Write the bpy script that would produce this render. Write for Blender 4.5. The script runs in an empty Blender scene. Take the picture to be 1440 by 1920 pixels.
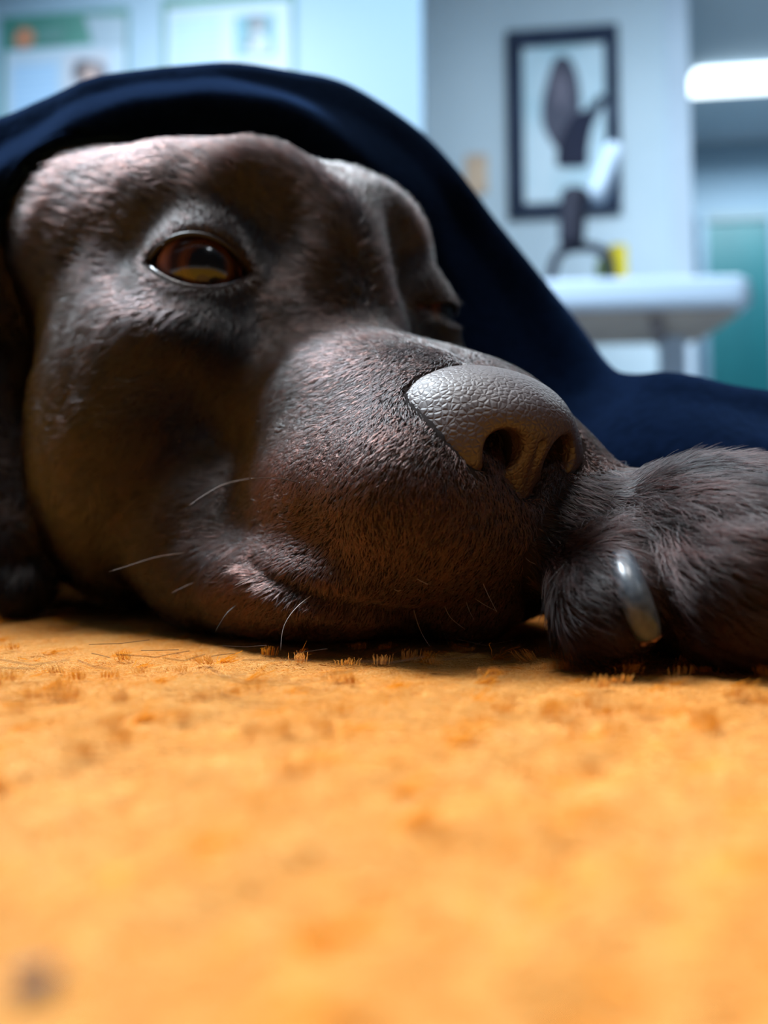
import bpy, math, os
import numpy as np
from mathutils import Vector, Matrix

# ------------------------------------------------------------------ camera
FPX, CX, CY = 1442.0, 720.0, 960.0
PITCH, ROLL, CAM_H = math.radians(2.0), math.radians(0.5), 2.4      # centimetres / radians
C_RIGHT0, C_UP0 = np.array([1, 0, 0.]), np.array([0, -math.sin(PITCH), math.cos(PITCH)])
C_FWD = np.array([0, math.cos(PITCH), math.sin(PITCH)])
C_RIGHT = C_RIGHT0 * math.cos(ROLL) - C_UP0 * math.sin(ROLL)
C_UP = C_UP0 * math.cos(ROLL) + C_RIGHT0 * math.sin(ROLL)
CAM = np.array([0, 0, CAM_H])


def ray(px, py):
    return C_FWD + (px - CX) / FPX * C_RIGHT + (CY - py) / FPX * C_UP


def P(px, py, D):
    """the point (cm) seen at a pixel of the 1440 x 1920 frame at depth D (cm)"""
    return CAM + D * ray(px, py)


scene = bpy.context.scene
cam_data = bpy.data.cameras.new('camera')
cam_data.sensor_fit = 'HORIZONTAL'
cam_data.sensor_width = 25.96
cam_data.lens = 25.96 * FPX / 1440
cam_data.clip_start, cam_data.clip_end = 0.005, 60
cam_data.dof.use_dof = True
cam_data.dof.focus_distance = 0.163
cam_data.dof.aperture_fstop = 6.8
cam = bpy.data.objects.new('camera', cam_data)
scene.collection.objects.link(cam)
M = Matrix.Identity(4)
for i, v in enumerate((C_RIGHT, C_UP, -C_FWD)):
    for j in range(3):
        M[j][i] = v[j]
for j in range(3):
    M[j][3] = CAM[j] * 0.01
cam.matrix_world = M
scene.camera = cam

# ------------------------------------------------------------------ world, lights, exposure
world = bpy.data.worlds.new('room_light')
scene.world = world
world.use_nodes = True
world.node_tree.nodes['Background'].inputs[0].default_value = (0.62, 0.80, 1.0, 1)
world.node_tree.nodes['Background'].inputs[1].default_value = 0.05


def area(name, loc, size, power, color, aim=(0, 0, 0)):
    d = bpy.data.lights.new(name, 'AREA')
    d.shape, d.size, d.size_y, d.energy, d.color = 'RECTANGLE', size[0], size[1], power, color
    o = bpy.data.objects.new(name, d)
    scene.collection.objects.link(o)
    o.location = loc
    o.rotation_euler = (Vector(aim) - Vector(loc)).to_track_quat('-Z', 'Y').to_euler()
    return o


area('overhead_light', (-1.15, 0.9, 2.45), (0.8, 0.5), 285, (0.80, 0.91, 1.0), (-0.15, 0.15, 0))
area('overhead_light', (-0.15, 0.10, 2.5), (1.2, 0.4), 60, (1.0, 0.98, 0.95), (-0.1, 0.05, 0))
area('overhead_light', (0.9, 1.9, 2.5), (1.0, 0.3), 33, (0.80, 0.91, 1.0), (1.1, 2.6, 0))
area('overhead_light', (1.2, -1.18, 2.3), (0.34, 0.2), 8, (0.84, 0.92, 1.0), (-0.05, 0.2, 0.1))  # added lamp, placed so its reflection puts a catchlight in the near eye
area('overhead_light', (2.3, 4.2, 2.45), (1.2, 0.3), 45, (0.80, 0.92, 1.0), (2.3, 4.3, 0))
vs = scene.view_settings
vs.view_transform, vs.look, vs.exposure, vs.gamma = 'Standard', 'None', 0.0, 1.0
vs.use_curve_mapping = False
scene.cycles.use_denoising = True
scene.cycles.max_bounces = 8
scene.cycles.sample_clamp_indirect = 4.0
rng = np.random.default_rng(7)

# ------------------------------------------------------------------ helpers: materials
def mat(name, color, rough=0.6, spec=0.5, sheen=0.0, emis=None, estr=0.0):
    m = bpy.data.materials.new(name)
    m.use_nodes = True
    b = m.node_tree.nodes['Principled BSDF']
    b.inputs['Base Color'].default_value = (*color, 1)
    b.inputs['Roughness'].default_value = rough
    b.inputs['Specular IOR Level'].default_value = spec
    b.inputs['Sheen Weight'].default_value = sheen
    if emis:
        b.inputs['Emission Color'].default_value = (*emis, 1)
        b.inputs['Emission Strength'].default_value = estr
    return m


def nd(m, t, **kw):
    n = m.node_tree.nodes.new(t)
    for k, v in kw.items():
        setattr(n, k, v)
    return n


def bsdf(m):
    return m.node_tree.nodes['Principled BSDF']


def noise_color(m, c1, c2, scale, detail=3.0, lo=0.35, hi=0.65, bump=0.0, dist=0.001):
    """base colour mottled between two tones, with an optional fine bump"""
    L = m.node_tree.links
    tc = nd(m, 'ShaderNodeTexCoord')
    n = nd(m, 'ShaderNodeTexNoise')
    n.inputs['Scale'].default_value, n.inputs['Detail'].default_value = scale, detail
    r = nd(m, 'ShaderNodeValToRGB')
    r.color_ramp.elements[0].position, r.color_ramp.elements[1].position = lo, hi
    r.color_ramp.elements[0].color, r.color_ramp.elements[1].color = (*c1, 1), (*c2, 1)
    L.new(tc.outputs['Object'], n.inputs['Vector'])
    L.new(n.outputs['Fac'], r.inputs['Fac'])
    L.new(r.outputs['Color'], bsdf(m).inputs['Base Color'])
    if bump:
        b = nd(m, 'ShaderNodeBump')
        b.inputs['Strength'].default_value, b.inputs['Distance'].default_value = bump, dist
        L.new(n.outputs['Fac'], b.inputs['Height'])
        L.new(b.outputs['Normal'], bsdf(m).inputs['Normal'])
    return m


# ------------------------------------------------------------------ helpers: meshes and tags
def tag(o, label=None, cat=None, group=None, kind=None):
    for k, v in (('label', label), ('category', cat), ('group', group), ('kind', kind)):
        if v:
            o[k] = v
    return o


def link(o, parent=None):
    scene.collection.objects.link(o)
    if parent is not None:
        o.parent = parent
    return o


def mesh_obj(name, verts, faces, material, parent=None, smooth=True, scale=1.0):
    me = bpy.data.meshes.new(name)
    v = np.asarray(verts, dtype=np.float32) * scale
    if isinstance(faces, np.ndarray):
        n, k = faces.shape
        me.vertices.add(len(v))
        me.vertices.foreach_set('co', v.ravel())
        me.loops.add(n * k)
        me.loops.foreach_set('vertex_index', faces.astype(np.int32).ravel())
        me.polygons.add(n)
        me.polygons.foreach_set('loop_start', np.arange(n, dtype=np.int32) * k)
        me.update(calc_edges=True)
        me.validate()
    else:
        me.from_pydata(v.tolist(), [], faces)
    me.polygons.foreach_set('use_smooth', [smooth] * len(me.polygons))
    me.materials.append(material)
    return link(bpy.data.objects.new(name, me), parent)


def box(name, lo, hi, material, parent=None, bevel=0.0, seg=2, rotz=0.0, pivot=(0, 0, 0)):
    x0, y0, z0 = lo
    x1, y1, z1 = hi
    v = [(x0, y0, z0), (x1, y0, z0), (x1, y1, z0), (x0, y1, z0), (x0, y0, z1), (x1, y0, z1), (x1, y1, z1), (x0, y1, z1)]
    if rotz:
        c, s = math.cos(rotz), math.sin(rotz)
        v = [(pivot[0] + (a - pivot[0]) * c - (b - pivot[1]) * s, pivot[1] + (a - pivot[0]) * s + (b - pivot[1]) * c, z) for a, b, z in v]
    f = [(0, 3, 2, 1), (4, 5, 6, 7), (0, 1, 5, 4), (1, 2, 6, 5), (2, 3, 7, 6), (3, 0, 4, 7)]
    o = mesh_obj(name, v, f, material, parent, smooth=False)
    if bevel:
        m = o.modifiers.new('bevel', 'BEVEL')
        m.width, m.segments = bevel, seg
    return o


def tube(name, pts, radii, material, parent=None, sides=8, scale=0.01, caps=True):
    """a swept round tube through points (cm)"""
    pts = np.asarray(pts, float)
    n = len(pts)
    radii = np.broadcast_to(radii, (n,))
    T = np.gradient(pts, axis=0)
    T /= np.linalg.norm(T, axis=1, keepdims=True) + 1e-12
    up = np.array([0.13, 0.27, 0.95])
    if abs(T[0] @ up) > 0.95 * np.linalg.norm(up):
        up = np.array([1.0, 0.1, 0.05])
    verts, faces = [], []
    a = up - (up @ T[0]) * T[0]
    for i in range(n):
        a = a - (a @ T[i]) * T[i]
        a /= np.linalg.norm(a)
        b = np.cross(T[i], a)
        for k in range(sides):
            th = 2 * math.pi * k / sides
            verts.append(pts[i] + radii[i] * (math.cos(th) * a + math.sin(th) * b))
    for i in range(n - 1):
        for k in range(sides):
            k2 = (k + 1) % sides
            faces.append((i * sides + k, i * sides + k2, (i + 1) * sides + k2, (i + 1) * sides + k))
    if caps:
        faces.append(tuple(range(sides))[::-1])
        faces.append(tuple((n - 1) * sides + k for k in range(sides)))
    return mesh_obj(name, verts, faces, material, parent, True, scale)


def catmull(pts, m):
    """resample control points (n x d) to m points on a Catmull-Rom spline"""
    pts = np.asarray(pts, float)
    n = len(pts)
    t = np.linspace(0, n - 1 - 1e-9, m)
    i = t.astype(int)
    u = (t - i)[(...,) + (None,) * (pts.ndim - 1)]
    g = lambda k: pts[np.clip(k, 0, n - 1)]
    p0, p1, p2, p3 = g(i - 1), g(i), g(i + 1), g(i + 2)
    return 0.5 * (2 * p1 + (p2 - p0) * u + (2 * p0 - 5 * p1 + 4 * p2 - p3) * u ** 2 + (3 * p1 - p0 - 3 * p2 + p3) * u ** 3)


# ------------------------------------------------------------------ helpers: signed distance modelling (cm)
def _len(v):
    return np.sqrt(np.einsum('ij,ij->i', v, v))


def ell(p, c, r):
    d = p - np.asarray(c, np.float32)
    r = np.asarray(r, np.float32)
    k0 = _len(d / r)
    k1 = _len(d / (r * r)) + 1e-6
    return k0 * (k0 - 1) / k1


def sph(p, c, r):
    return _len(p - np.asarray(c, np.float32)) - r


def cone(p, a, b, r1, r2):
    """capsule whose radius runs from r1 at a to r2 at b"""
    a, b = np.asarray(a, np.float32), np.asarray(b, np.float32)
    ba = b - a
    h = np.clip(((p - a) @ ba) / (ba @ ba), 0, 1)
    return _len(p - a - h[:, None] * ba) - (r1 + (r2 - r1) * h)


def path(p, pts, radii):
    d = None
    for i in range(len(pts) - 1):
        e = cone(p, pts[i], pts[i + 1], radii[i], radii[i + 1])
        d = e if d is None else np.minimum(d, e)
    return d


def su(a, b, k):
    h = np.maximum(k - np.abs(a - b), 0) / k
    return np.minimum(a, b) - h * h * k * 0.25


def ss(a, b, k):
    return -su(-a, b, k)


def polygonize(fn, lo, hi, h, B=6):
    """surface nets over a sparse block grid"""
    lo = np.asarray(lo, float)
    nb = np.ceil((np.asarray(hi) - lo) / (h * B)).astype(int)
    N = nb * B
    F = np.empty(N, np.float32)
    ctr = np.stack(np.meshgrid(*[np.arange(n) for n in nb], indexing='ij'), -1).reshape(-1, 3)
    d = np.concatenate([fn((lo + (c * B + (B - 1) / 2) * h).astype(np.float32)) for c in np.array_split(ctr, max(1, len(ctr) // 40000))])
    F.reshape(nb[0], B, nb[1], B, nb[2], B)[:] = np.where(d > 0, 1e3, -1e3).reshape(nb[0], 1, nb[1], 1, nb[2], 1)
    act = ctr[np.abs(d) < 0.87 * (B + 1) * h * 1.25]
    off = np.stack(np.meshgrid(*[np.arange(B)] * 3, indexing='ij'), -1).reshape(-1, 3)
    for c in np.array_split(act, max(1, len(act) // 900)):
        idx = (c[:, None, :] * B + off[None]).reshape(-1, 3)
        F[idx[:, 0], idx[:, 1], idx[:, 2]] = fn((lo + idx * h).astype(np.float32))
    S = F < 0
    cnt = np.zeros(N - 1, np.uint8)
    for dx in (0, 1):
        for dy in (0, 1):
            for dz in (0, 1):
                cnt += S[dx:N[0] - 1 + dx, dy:N[1] - 1 + dy, dz:N[2] - 1 + dz]
    cells = np.argwhere((cnt > 0) & (cnt < 8))
    vid = np.full(N - 1, -1, np.int32)
    vid[cells[:, 0], cells[:, 1], cells[:, 2]] = np.arange(len(cells))
    acc = np.zeros((len(cells), 3))
    num = np.zeros(len(cells))
    corners = [(0, 0, 0), (1, 0, 0), (0, 1, 0), (1, 1, 0), (0, 0, 1), (1, 0, 1), (0, 1, 1), (1, 1, 1)]
    val = [F[cells[:, 0] + a, cells[:, 1] + b, cells[:, 2] + c] for a, b, c in corners]
    for i in range(8):
        for j in range(i + 1, 8):
            if sum(abs(corners[i][k] - corners[j][k]) for k in range(3)) != 1:
                continue
            m = (val[i] < 0) != (val[j] < 0)
            t = np.where(m, val[i] / np.where(m, val[i] - val[j], 1), 0)
            pt = np.array(corners[i]) + t[:, None] * (np.array(corners[j]) - np.array(corners[i]))
            acc += pt * m[:, None]
            num += m
    V = lo + (cells + acc / num[:, None]) * h
    quads = []
    for ax in range(3):
        a1, a2 = (ax + 1) % 3, (ax + 2) % 3
        s0 = [slice(1, -1)] * 3
        s1 = [slice(1, -1)] * 3
        s0[ax], s1[ax] = slice(0, -1), slice(1, None)
        e = np.argwhere(S[tuple(s0)] != S[tuple(s1)])
        e[:, a1] += 1
        e[:, a2] += 1
        inside = S[e[:, 0], e[:, 1], e[:, 2]]

        def cell(o1, o2):
            c = e.copy()
            c[:, a1] -= o1
            c[:, a2] -= o2
            return vid[c[:, 0], c[:, 1], c[:, 2]]
        q = np.stack([cell(1, 1), cell(0, 1), cell(0, 0), cell(1, 0)], 1)
        q[~inside] = q[~inside][:, ::-1]
        quads.append(q)
    Q = np.concatenate(quads)
    return V, Q[(Q >= 0).all(1)]


def sstep(x, a, b):
    t = np.clip((x - a) / (b - a), 0, 1)
    return t * t * (3 - 2 * t)


def grad(fn, p, e=0.05):
    p = np.asarray(p, np.float32)
    g = np.stack([fn(p + np.eye(3, dtype=np.float32)[k] * e) - fn(p - np.eye(3, dtype=np.float32)[k] * e) for k in range(3)], 1)
    return g / (np.linalg.norm(g, axis=1, keepdims=True) + 1e-9)


def trace(fn, px, py, t0=10.0, t1=40.0):
    """depth at which the line of sight through a pixel meets a modelled surface"""
    d = ray(px, py)
    n = np.linalg.norm(d)
    t = t0
    for _ in range(120):
        s = float(fn((CAM + t * d)[None].astype(np.float32))[0])
        if s < 0.004:
            return t
        t += 0.75 * s / n
        if t > t1:
            break
    return None


def nz(p, s, seed=0):
    """cheap smooth noise in about -1..1 from a few sine waves"""
    r = np.random.default_rng(seed)
    o = 0
    for k in range(6):
        w = r.normal(size=3) * s * (1 + 0.5 * k)
        o = o + np.sin(p @ w + r.uniform(0, 6.28)) / (1 + 0.5 * k)
    return o / 2.6


# ------------------------------------------------------------------ the room
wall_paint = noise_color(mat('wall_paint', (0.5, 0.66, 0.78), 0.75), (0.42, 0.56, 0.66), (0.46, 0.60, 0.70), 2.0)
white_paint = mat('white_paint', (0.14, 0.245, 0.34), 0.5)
floor_mat = noise_color(mat('floor_vinyl', (0.32, 0.33, 0.35), 0.45), (0.29, 0.30, 0.32), (0.36, 0.37, 0.39), 9.0)
teal = noise_color(mat('teal_paint', (0.004, 0.20, 0.24), 0.45), (0.0005, 0.105, 0.13), (0.001, 0.125, 0.15), 3.0)
YAW = math.radians(-5.5)


def wall(name, px0, px1, D, depth, z0, z1, m, off_right=0.0):
    """a wall slab standing along the room's axis, its ends seen at two pixel columns"""
    a, b = P(px0, 1010, D) * 0.01, None
    c, s = math.cos(YAW), math.sin(YAW)
    # end point: intersection of the wall line with the line of sight of px1
    d = ray(px1, 1010)
    A = np.array([[c, -d[0]], [s, -d[1]]])
    t = np.linalg.solve(A, np.array([CAM[0] * 0.01 - a[0], CAM[1] * 0.01 - a[1]]))[0]
    o = box(name, (0, 0, z0), (t, depth, z1), m)
    o.location = (a[0], a[1], 0)
    o.rotation_euler = (0, 0, YAW)
    return o, t


floor = tag(box('floor', (-3.6, -1.6, -0.112), (4.6, 5.6, -0.012), floor_mat), kind='structure')
ceiling = tag(box('ceiling', (-3.6, -1.6, 2.62), (4.6, 5.6, 2.72), wall_paint), kind='structure')
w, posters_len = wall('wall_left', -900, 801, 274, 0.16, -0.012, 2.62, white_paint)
tag(w, kind='structure')
wall_left = w
w, _ = wall('wall_back', 640, 1312, 362, 0.16, -0.012, 2.62, wall_paint)
tag(w, kind='structure')
wall_back = w
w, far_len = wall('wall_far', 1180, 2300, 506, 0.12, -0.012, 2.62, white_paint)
tag(w, kind='structure')
wall_far = w


def on_wall(w, px, py):
    """local (x, z) on a wall's front face of the point seen at a pixel"""
    c, s = math.cos(YAW), math.sin(YAW)
    d = ray(px, py)
    n = np.array([-s, c, 0])
    o = np.array(w.location)
    t = ((o - CAM * 0.01) @ n) / (d @ n)
    q = CAM * 0.01 + t * d - o
    return q[0] * c + q[1] * s, q[2]


def wall_thing(name, w, px, py, label, cat):
    """an Empty on a wall; its parts are laid out in the wall's own axes (x along, -y out, z up)"""
    e = bpy.data.objects.new(name, None)
    link(e)
    x, z = on_wall(w, px, py)
    c, s = math.cos(YAW), math.sin(YAW)
    e.location = (w.location[0] + x * c, w.location[1] + x * s, z)
    e.rotation_euler = (0, 0, YAW)
    tag(e, label, cat)
    return e, x, z


def rect(w, x0, z0, pa, pb):
    (a, c), (b, d) = on_wall(w, *pa), on_wall(w, *pb)
    return min(a, b) - x0, min(c, d) - z0, max(a, b) - x0, max(c, d) - z0


# door with its frame, in the far wall
door = bpy.data.objects.new('door_1', None)
link(door)
dx, _z = on_wall(wall_far, 1337, 1010)
dx2, dz2 = on_wall(wall_far, 1437, 418)
c_, s_ = math.cos(YAW), math.sin(YAW)
door.location = (wall_far.location[0] + dx * c_, wall_far.location[1] + dx * s_, 0)
door.rotation_euler = (0, 0, YAW)
tag(door, kind='structure')
dw = dx2 - dx
box('door_panel', (0, -0.030, 0.0), (dw, -0.002, dz2), teal, door, 0.004)
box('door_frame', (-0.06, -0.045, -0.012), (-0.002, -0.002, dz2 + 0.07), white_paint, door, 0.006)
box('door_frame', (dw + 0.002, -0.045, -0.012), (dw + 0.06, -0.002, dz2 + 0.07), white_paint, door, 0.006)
box('door_lintel', (-0.002, -0.045, dz2 + 0.004), (dw + 0.002, -0.002, dz2 + 0.07), mat('grey_lintel', (0.16, 0.24, 0.28), 0.6), door, 0.006)

# strip light on the ceiling beyond the opening
tube_glow = mat('tube_glow', (0.9, 0.95, 1), 0.4, emis=(0.80, 0.93, 1.0), estr=3.0)
lamp = bpy.data.objects.new('strip_light', None)
link(lamp)
lp = P(1302, 135, 428) * 0.01
lamp.location = (lp[0], lp[1], 2.62)
lamp.rotation_euler = (0, 0, YAW)
tag(lamp, 'long white glowing strip light on ceiling above the teal door', 'light')
zl = lp[2] - 2.62
box('lamp_housing', (-0.02, 0.0, zl + 0.03), (1.6, 0.16, 0.0), white_paint, lamp, 0.01)
box('diffuser', (0, -0.005, zl - 0.062), (1.58, 0.165, zl + 0.064), tube_glow, lamp, 0.03, 4)

# ------------------------------------------------------------------ posters and picture
green = noise_color(mat('green_print', (0.02, 0.20, 0.17), 0.5), (0.008, 0.10, 0.09), (0.015, 0.13, 0.11), 6.0)
paper = mat('poster_paper', (0.21, 0.30, 0.39), 0.5)
text_block = mat('pale_blue_print', (0.42, 0.64, 0.88), 0.5)


def text_print(name, base, ink, lines):
    """paper printed with faint rows of small print, too small to read"""
    m = mat(name, base, 0.5)
    L = m.node_tree.links
    tc = nd(m, 'ShaderNodeTexCoord')
    wv = nd(m, 'ShaderNodeTexWave', wave_type='BANDS', bands_direction='Z')
    wv.inputs['Scale'].default_value = lines
    mx = nd(m, 'ShaderNodeMix', data_type='RGBA')
    mx.inputs['A'].default_value, mx.inputs['B'].default_value = (*base, 1), (*ink, 1)
    L.new(tc.outputs['Object'], wv.inputs['Vector'])
    L.new(wv.outputs['Fac'], mx.inputs['Factor'])
    L.new(mx.outputs['Result'], bsdf(m).inputs['Base Color'])
    return m


small_print = text_print('small_print', (0.19, 0.32, 0.46), (0.14, 0.26, 0.42), 14.0)


def flat(name, w, x0, z0, pa, pb, m, parent, y, t=0.002, bevel=0.0):
    a, b, c, d = rect(w, x0, z0, pa, pb)
    return box(name, (a, -y - t, b), (c, -y, d), m, parent, bevel)


def blob(name, w, x0, z0, outline, m, parent, y, t=0.002):
    """a flat printed shape from an outline of wall points, with a little thickness"""
    pts = [on_wall(w, *q) for q in outline]
    pts = catmull(np.array(pts + pts[:3]), 8 * len(pts) + 1)[:-1] if len(pts) > 4 else np.array(pts)
    n = len(pts)
    V = [(a - x0, -y - t, b - z0) for a, b in pts] + [(a - x0, -y, b - z0) for a, b in pts]
    Fs = [tuple(range(n))[::-1], tuple(range(n, 2 * n))] + [(i, (i + 1) % n, n + (i + 1) % n, n + i) for i in range(n)]
    return mesh_obj(name, V, Fs, m, parent, False)


pw = wall_left
e, x0, z0 = wall_thing('poster', pw, 120, 300, 'white poster with green header and orange logo on the wall, left of two', 'poster')
flat('backing', pw, x0, z0, (3, 34), (241, 420), green, e, 0.0, 0.004)
flat('sheet', pw, x0, z0, (12, 98), (236, 412), paper, e, 0.0045, 0.002)
blob('grey_header_corner', pw, x0, z0, [(178, 88), (160, 33), (238, 33), (238, 88)], mat('grey_print', (0.15, 0.23, 0.30), 0.5), e, 0.0075, 0.001)
blob('logo', pw, x0, z0, [(30, 72), (36, 58), (50, 55), (64, 62), (66, 78), (56, 90), (40, 92), (31, 84)], mat('orange_print', (0.25, 0.11, 0.06), 0.5), e, 0.0072, 0.001)
flat('title_print', pw, x0, z0, (74, 57), (122, 80), mat('green_grey_print', (0.03, 0.12, 0.12), 0.5), e, 0.0072, 0.001)
flat('text_print', pw, x0, z0, (26, 126), (108, 400), small_print, e, 0.0075, 0.001)
photo = flat('photo_print', pw, x0, z0, (124, 104), (206, 180), mat('beige_print', (0.24, 0.28, 0.34), 0.5), e, 0.0075, 0.001)
blob('dark_photo_patch', pw, x0, z0, [(140, 150), (146, 120), (172, 116), (196, 124), (202, 145), (184, 160), (160, 158)], mat('brown_print', (0.06, 0.065, 0.09), 0.5), photo, 0.009, 0.001)
blob('pale_photo_patch', pw, x0, z0, [(158, 160), (156, 138), (170, 128), (184, 136), (186, 154), (174, 166)], mat('skin_print', (0.26, 0.20, 0.19), 0.5), photo, 0.0105, 0.001)

e, x0, z0 = wall_thing('poster', pw, 430, 200, 'white poster in green frame with teal photo on the wall, right of two', 'poster')
flat('backing', pw, x0, z0, (304, 0), (556, 330), green, e, 0.0, 0.004)
flat('sheet', pw, x0, z0, (315, 20), (547, 322), paper, e, 0.0045, 0.002)
flat('text_print', pw, x0, z0, (325, 38), (412, 300), small_print, e, 0.0075, 0.001)
photo = flat('photo_print', pw, x0, z0, (442, 34), (516, 104), mat('teal_print', (0.02, 0.16, 0.22), 0.5), e, 0.0075, 0.001)
blob('dark_photo_patch', pw, x0, z0, [(464, 54), (470, 36), (488, 33), (504, 42), (502, 58), (484, 64)], mat('slate_print', (0.06, 0.09, 0.12), 0.5), photo, 0.009, 0.001)
blob('pale_photo_patch', pw, x0, z0, [(462, 101), (466, 72), (482, 60), (498, 68), (506, 101)], mat('pale_print', (0.20, 0.27, 0.32), 0.5), photo, 0.0105, 0.001)

pw = wall_back
frame_mat = noise_color(mat('dark_frame_wood', (0.02, 0.035, 0.07), 0.7, 0.1), (0.016, 0.028, 0.055), (0.03, 0.045, 0.085), 12.0)
e, x0, z0 = wall_thing('framed_picture', pw, 1055, 230, 'dark framed picture of a long-haired figure in black on the pale wall', 'picture')
a, b, c, d = rect(pw, x0, z0, (948, 66), (1163, 402))
fw = 0.075
box('frame_rail', (a, -0.035, d - fw), (c, 0, d), frame_mat, e, 0.006)
box('frame_rail', (a, -0.035, b), (c, 0, b + fw * 0.8), frame_mat, e, 0.006)
box('frame_stile', (a, -0.035, b + fw * 0.8 + 0.0005), (a + fw, 0, d - fw - 0.0005), frame_mat, e, 0.006)
box('frame_stile', (c - fw * 0.8, -0.035, b + fw * 0.8 + 0.0005), (c, 0, d - fw - 0.0005), frame_mat, e, 0.006)
box('mount', (a + 0.02, -0.012, b + 0.02), (c - 0.02, -0.002, d - 0.02), noise_color(mat('pale_blue_print_sheet', (0.4, 0.62, 0.74), 0.5), (0.36, 0.58, 0.70), (0.50, 0.68, 0.80), 4.0), e)
blob('printed_hair', pw, x0, z0, [(1042, 112), (1066, 112), (1082, 145), (1088, 190), (1084, 240), (1058, 288), (1034, 270), (1018, 238), (1016, 200), (1026, 150)], mat('brown_hair_print', (0.075, 0.085, 0.13), 0.6, 0.2), e, 0.0125, 0.001)
blob('printed_coat', pw, x0, z0, [(1044, 312), (1046, 275), (1058, 245), (1072, 222), (1090, 212), (1102, 206), (1118, 186), (1130, 182), (1132, 196), (1118, 222), (1108, 250), (1102, 285), (1100, 312), (1072, 316)], mat('black_print', (0.006, 0.012, 0.040), 0.6, 0.2), e, 0.014, 0.001)
blob('printed_face', pw, x0, z0, [(1044, 138), (1056, 136), (1063, 155), (1061, 185), (1052, 208), (1042, 188), (1039, 155)], mat('mauve_print', (0.16, 0.16, 0.22), 0.6, 0.2), e, 0.0155, 0.001)

e, x0, z0 = wall_thing('notice_card', pw, 893, 330, 'small tan card fixed to the pale wall left of the framed picture', 'card')
flat('card_sheet', pw, x0, z0, (872, 296), (914, 364), noise_color(mat('tan_card', (0.55, 0.42, 0.30), 0.7), (0.50, 0.38, 0.28), (0.60, 0.47, 0.34), 20.0), e, 0.0, 0.012, 0.003)
flat('card_edge', pw, x0, z0, (872, 292), (914, 297), mat('tan_edge', (0.48, 0.42, 0.38), 0.7), e, 0.0, 0.016, 0.003)

# trim at the wall's free end
a, b, c, d = rect(wall_back, 0, 0, (1268, 1010), (1311, 1010))
t = box('trim_1', (a, -0.018, -0.012), (c, -0.001, 2.62), noise_color(mat('lilac_paint', (0.5, 0.62, 0.80), 0.6), (0.42, 0.54, 0.67), (0.45, 0.58, 0.71), 3.0), None, 0.004)
t.location, t.rotation_euler = wall_back.location, (0, 0, YAW)
tag(t, kind='structure')

# ------------------------------------------------------------------ table and what stands on it
tab_white = mat('table_white', (0.30, 0.41, 0.54), 0.4)
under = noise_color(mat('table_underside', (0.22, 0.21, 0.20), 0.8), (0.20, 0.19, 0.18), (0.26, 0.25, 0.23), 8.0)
TD = 240
tl, tr = P(860, 575, TD) * 0.01, P(1424, 578, TD) * 0.01
zt = (P(1200, 512, TD) * 0.01)[2]
zb = tl[2]
table = bpy.data.objects.new('table', None)
link(table)
table.location = (tr[0], tr[1], -0.012)
table.rotation_euler = (0, 0, YAW * 0.4)
tag(table, 'white thick-edged table with rounded corner in front of the teal door', 'table')
Z = lambda z: z + 0.012


def slab(name, x0, x1, y0, y1, z0, z1, rad, m, parent, bev):
    """a slab whose right corners are rounded in plan"""
    pts = [(x0, y1), (x0, y0)]
    for k in range(9):
        t = -math.pi / 2 + k / 8 * math.pi / 2
        pts.append((x1 - rad + rad * math.cos(t), y0 + rad + rad * math.sin(t)))
    for k in range(9):
        t = k / 8 * math.pi / 2
        pts.append((x1 - rad + rad * math.cos(t), y1 - rad + rad * math.sin(t)))
    n = len(pts)
    V = [(a, b, z0) for a, b in pts] + [(a, b, z1) for a, b in pts]
    Fs = [tuple(range(n))[::-1], tuple(range(n, 2 * n))] + [(i, (i + 1) % n, n + (i + 1) % n, n + i) for i in range(n)]
    o = mesh_obj(name, V, Fs, m, parent, False)
    bm = o.modifiers.new('bevel', 'BEVEL')
    bm.width, bm.segments, bm.limit_method = bev, 4, 'ANGLE'
    return o


slab('tabletop', -1.0, 0, 0, 0.46, Z(zb), Z(zt), 0.07, tab_white, table, 0.03)
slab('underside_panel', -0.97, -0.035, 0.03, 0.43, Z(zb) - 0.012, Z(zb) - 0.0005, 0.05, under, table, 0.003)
box('bracket', (-0.26, 0.05, Z(zb) - 0.03), (-0.22, 0.41, Z(zb) - 0.0125), mat('dark_bracket', (0.10, 0.09, 0.10), 0.6), table, 0.004, rotz=math.radians(-20), pivot=(-0.24, 0.23, 0))
box('leg', (-0.20, 0.31, 0.0), (-0.115, 0.37, Z(zb) - 0.0125), tab_white, table, 0.008)
box('leg', (-0.92, 0.31, 0.0), (-0.84, 0.37, Z(zb) - 0.0125), tab_white, table, 0.008)

black_metal = mat('black_metal', (0.006, 0.009, 0.022), 0.7, 0.25)
LD = 253
base = P(1090, 500, LD) * 0.01
base[2] = zt
dl = bpy.data.objects.new('desk_lamp', None)
link(dl)
dl.location = base
tag(dl, 'black desk lamp with arched foot and tilted white lamp head', 'lamp')
inv = lambda px, py, D=LD: (P(px, py, D) * 0.01 - base) * 100
arch = [inv(1034, 545), inv(1036, 505), inv(1050, 474), inv(1080, 464), inv(1110, 464), inv(1134, 474), inv(1145, 500), inv(1147, 545)]
arch[0][2], arch[-1][2] = 1.6, 1.6
tube('arched_foot', catmull(arch, 40), 1.6, black_metal, dl, 14)
col = [inv(1072, 462), inv(1073, 420), inv(1076, 380), inv(1078, 357)]
o = tube('column', catmull(col, 16), np.interp(np.linspace(0, 1, 16), [0, .12, .3, .9, 1], [3.7, 4.1, 4.3, 4.5, 3.6]), black_metal, dl, 20)
b = inv(1085, 372)
tube('hinge_arm', [b, (b + inv(1112, 368)) / 2, inv(1116, 366)], 1.2, black_metal, dl, 12)
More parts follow.
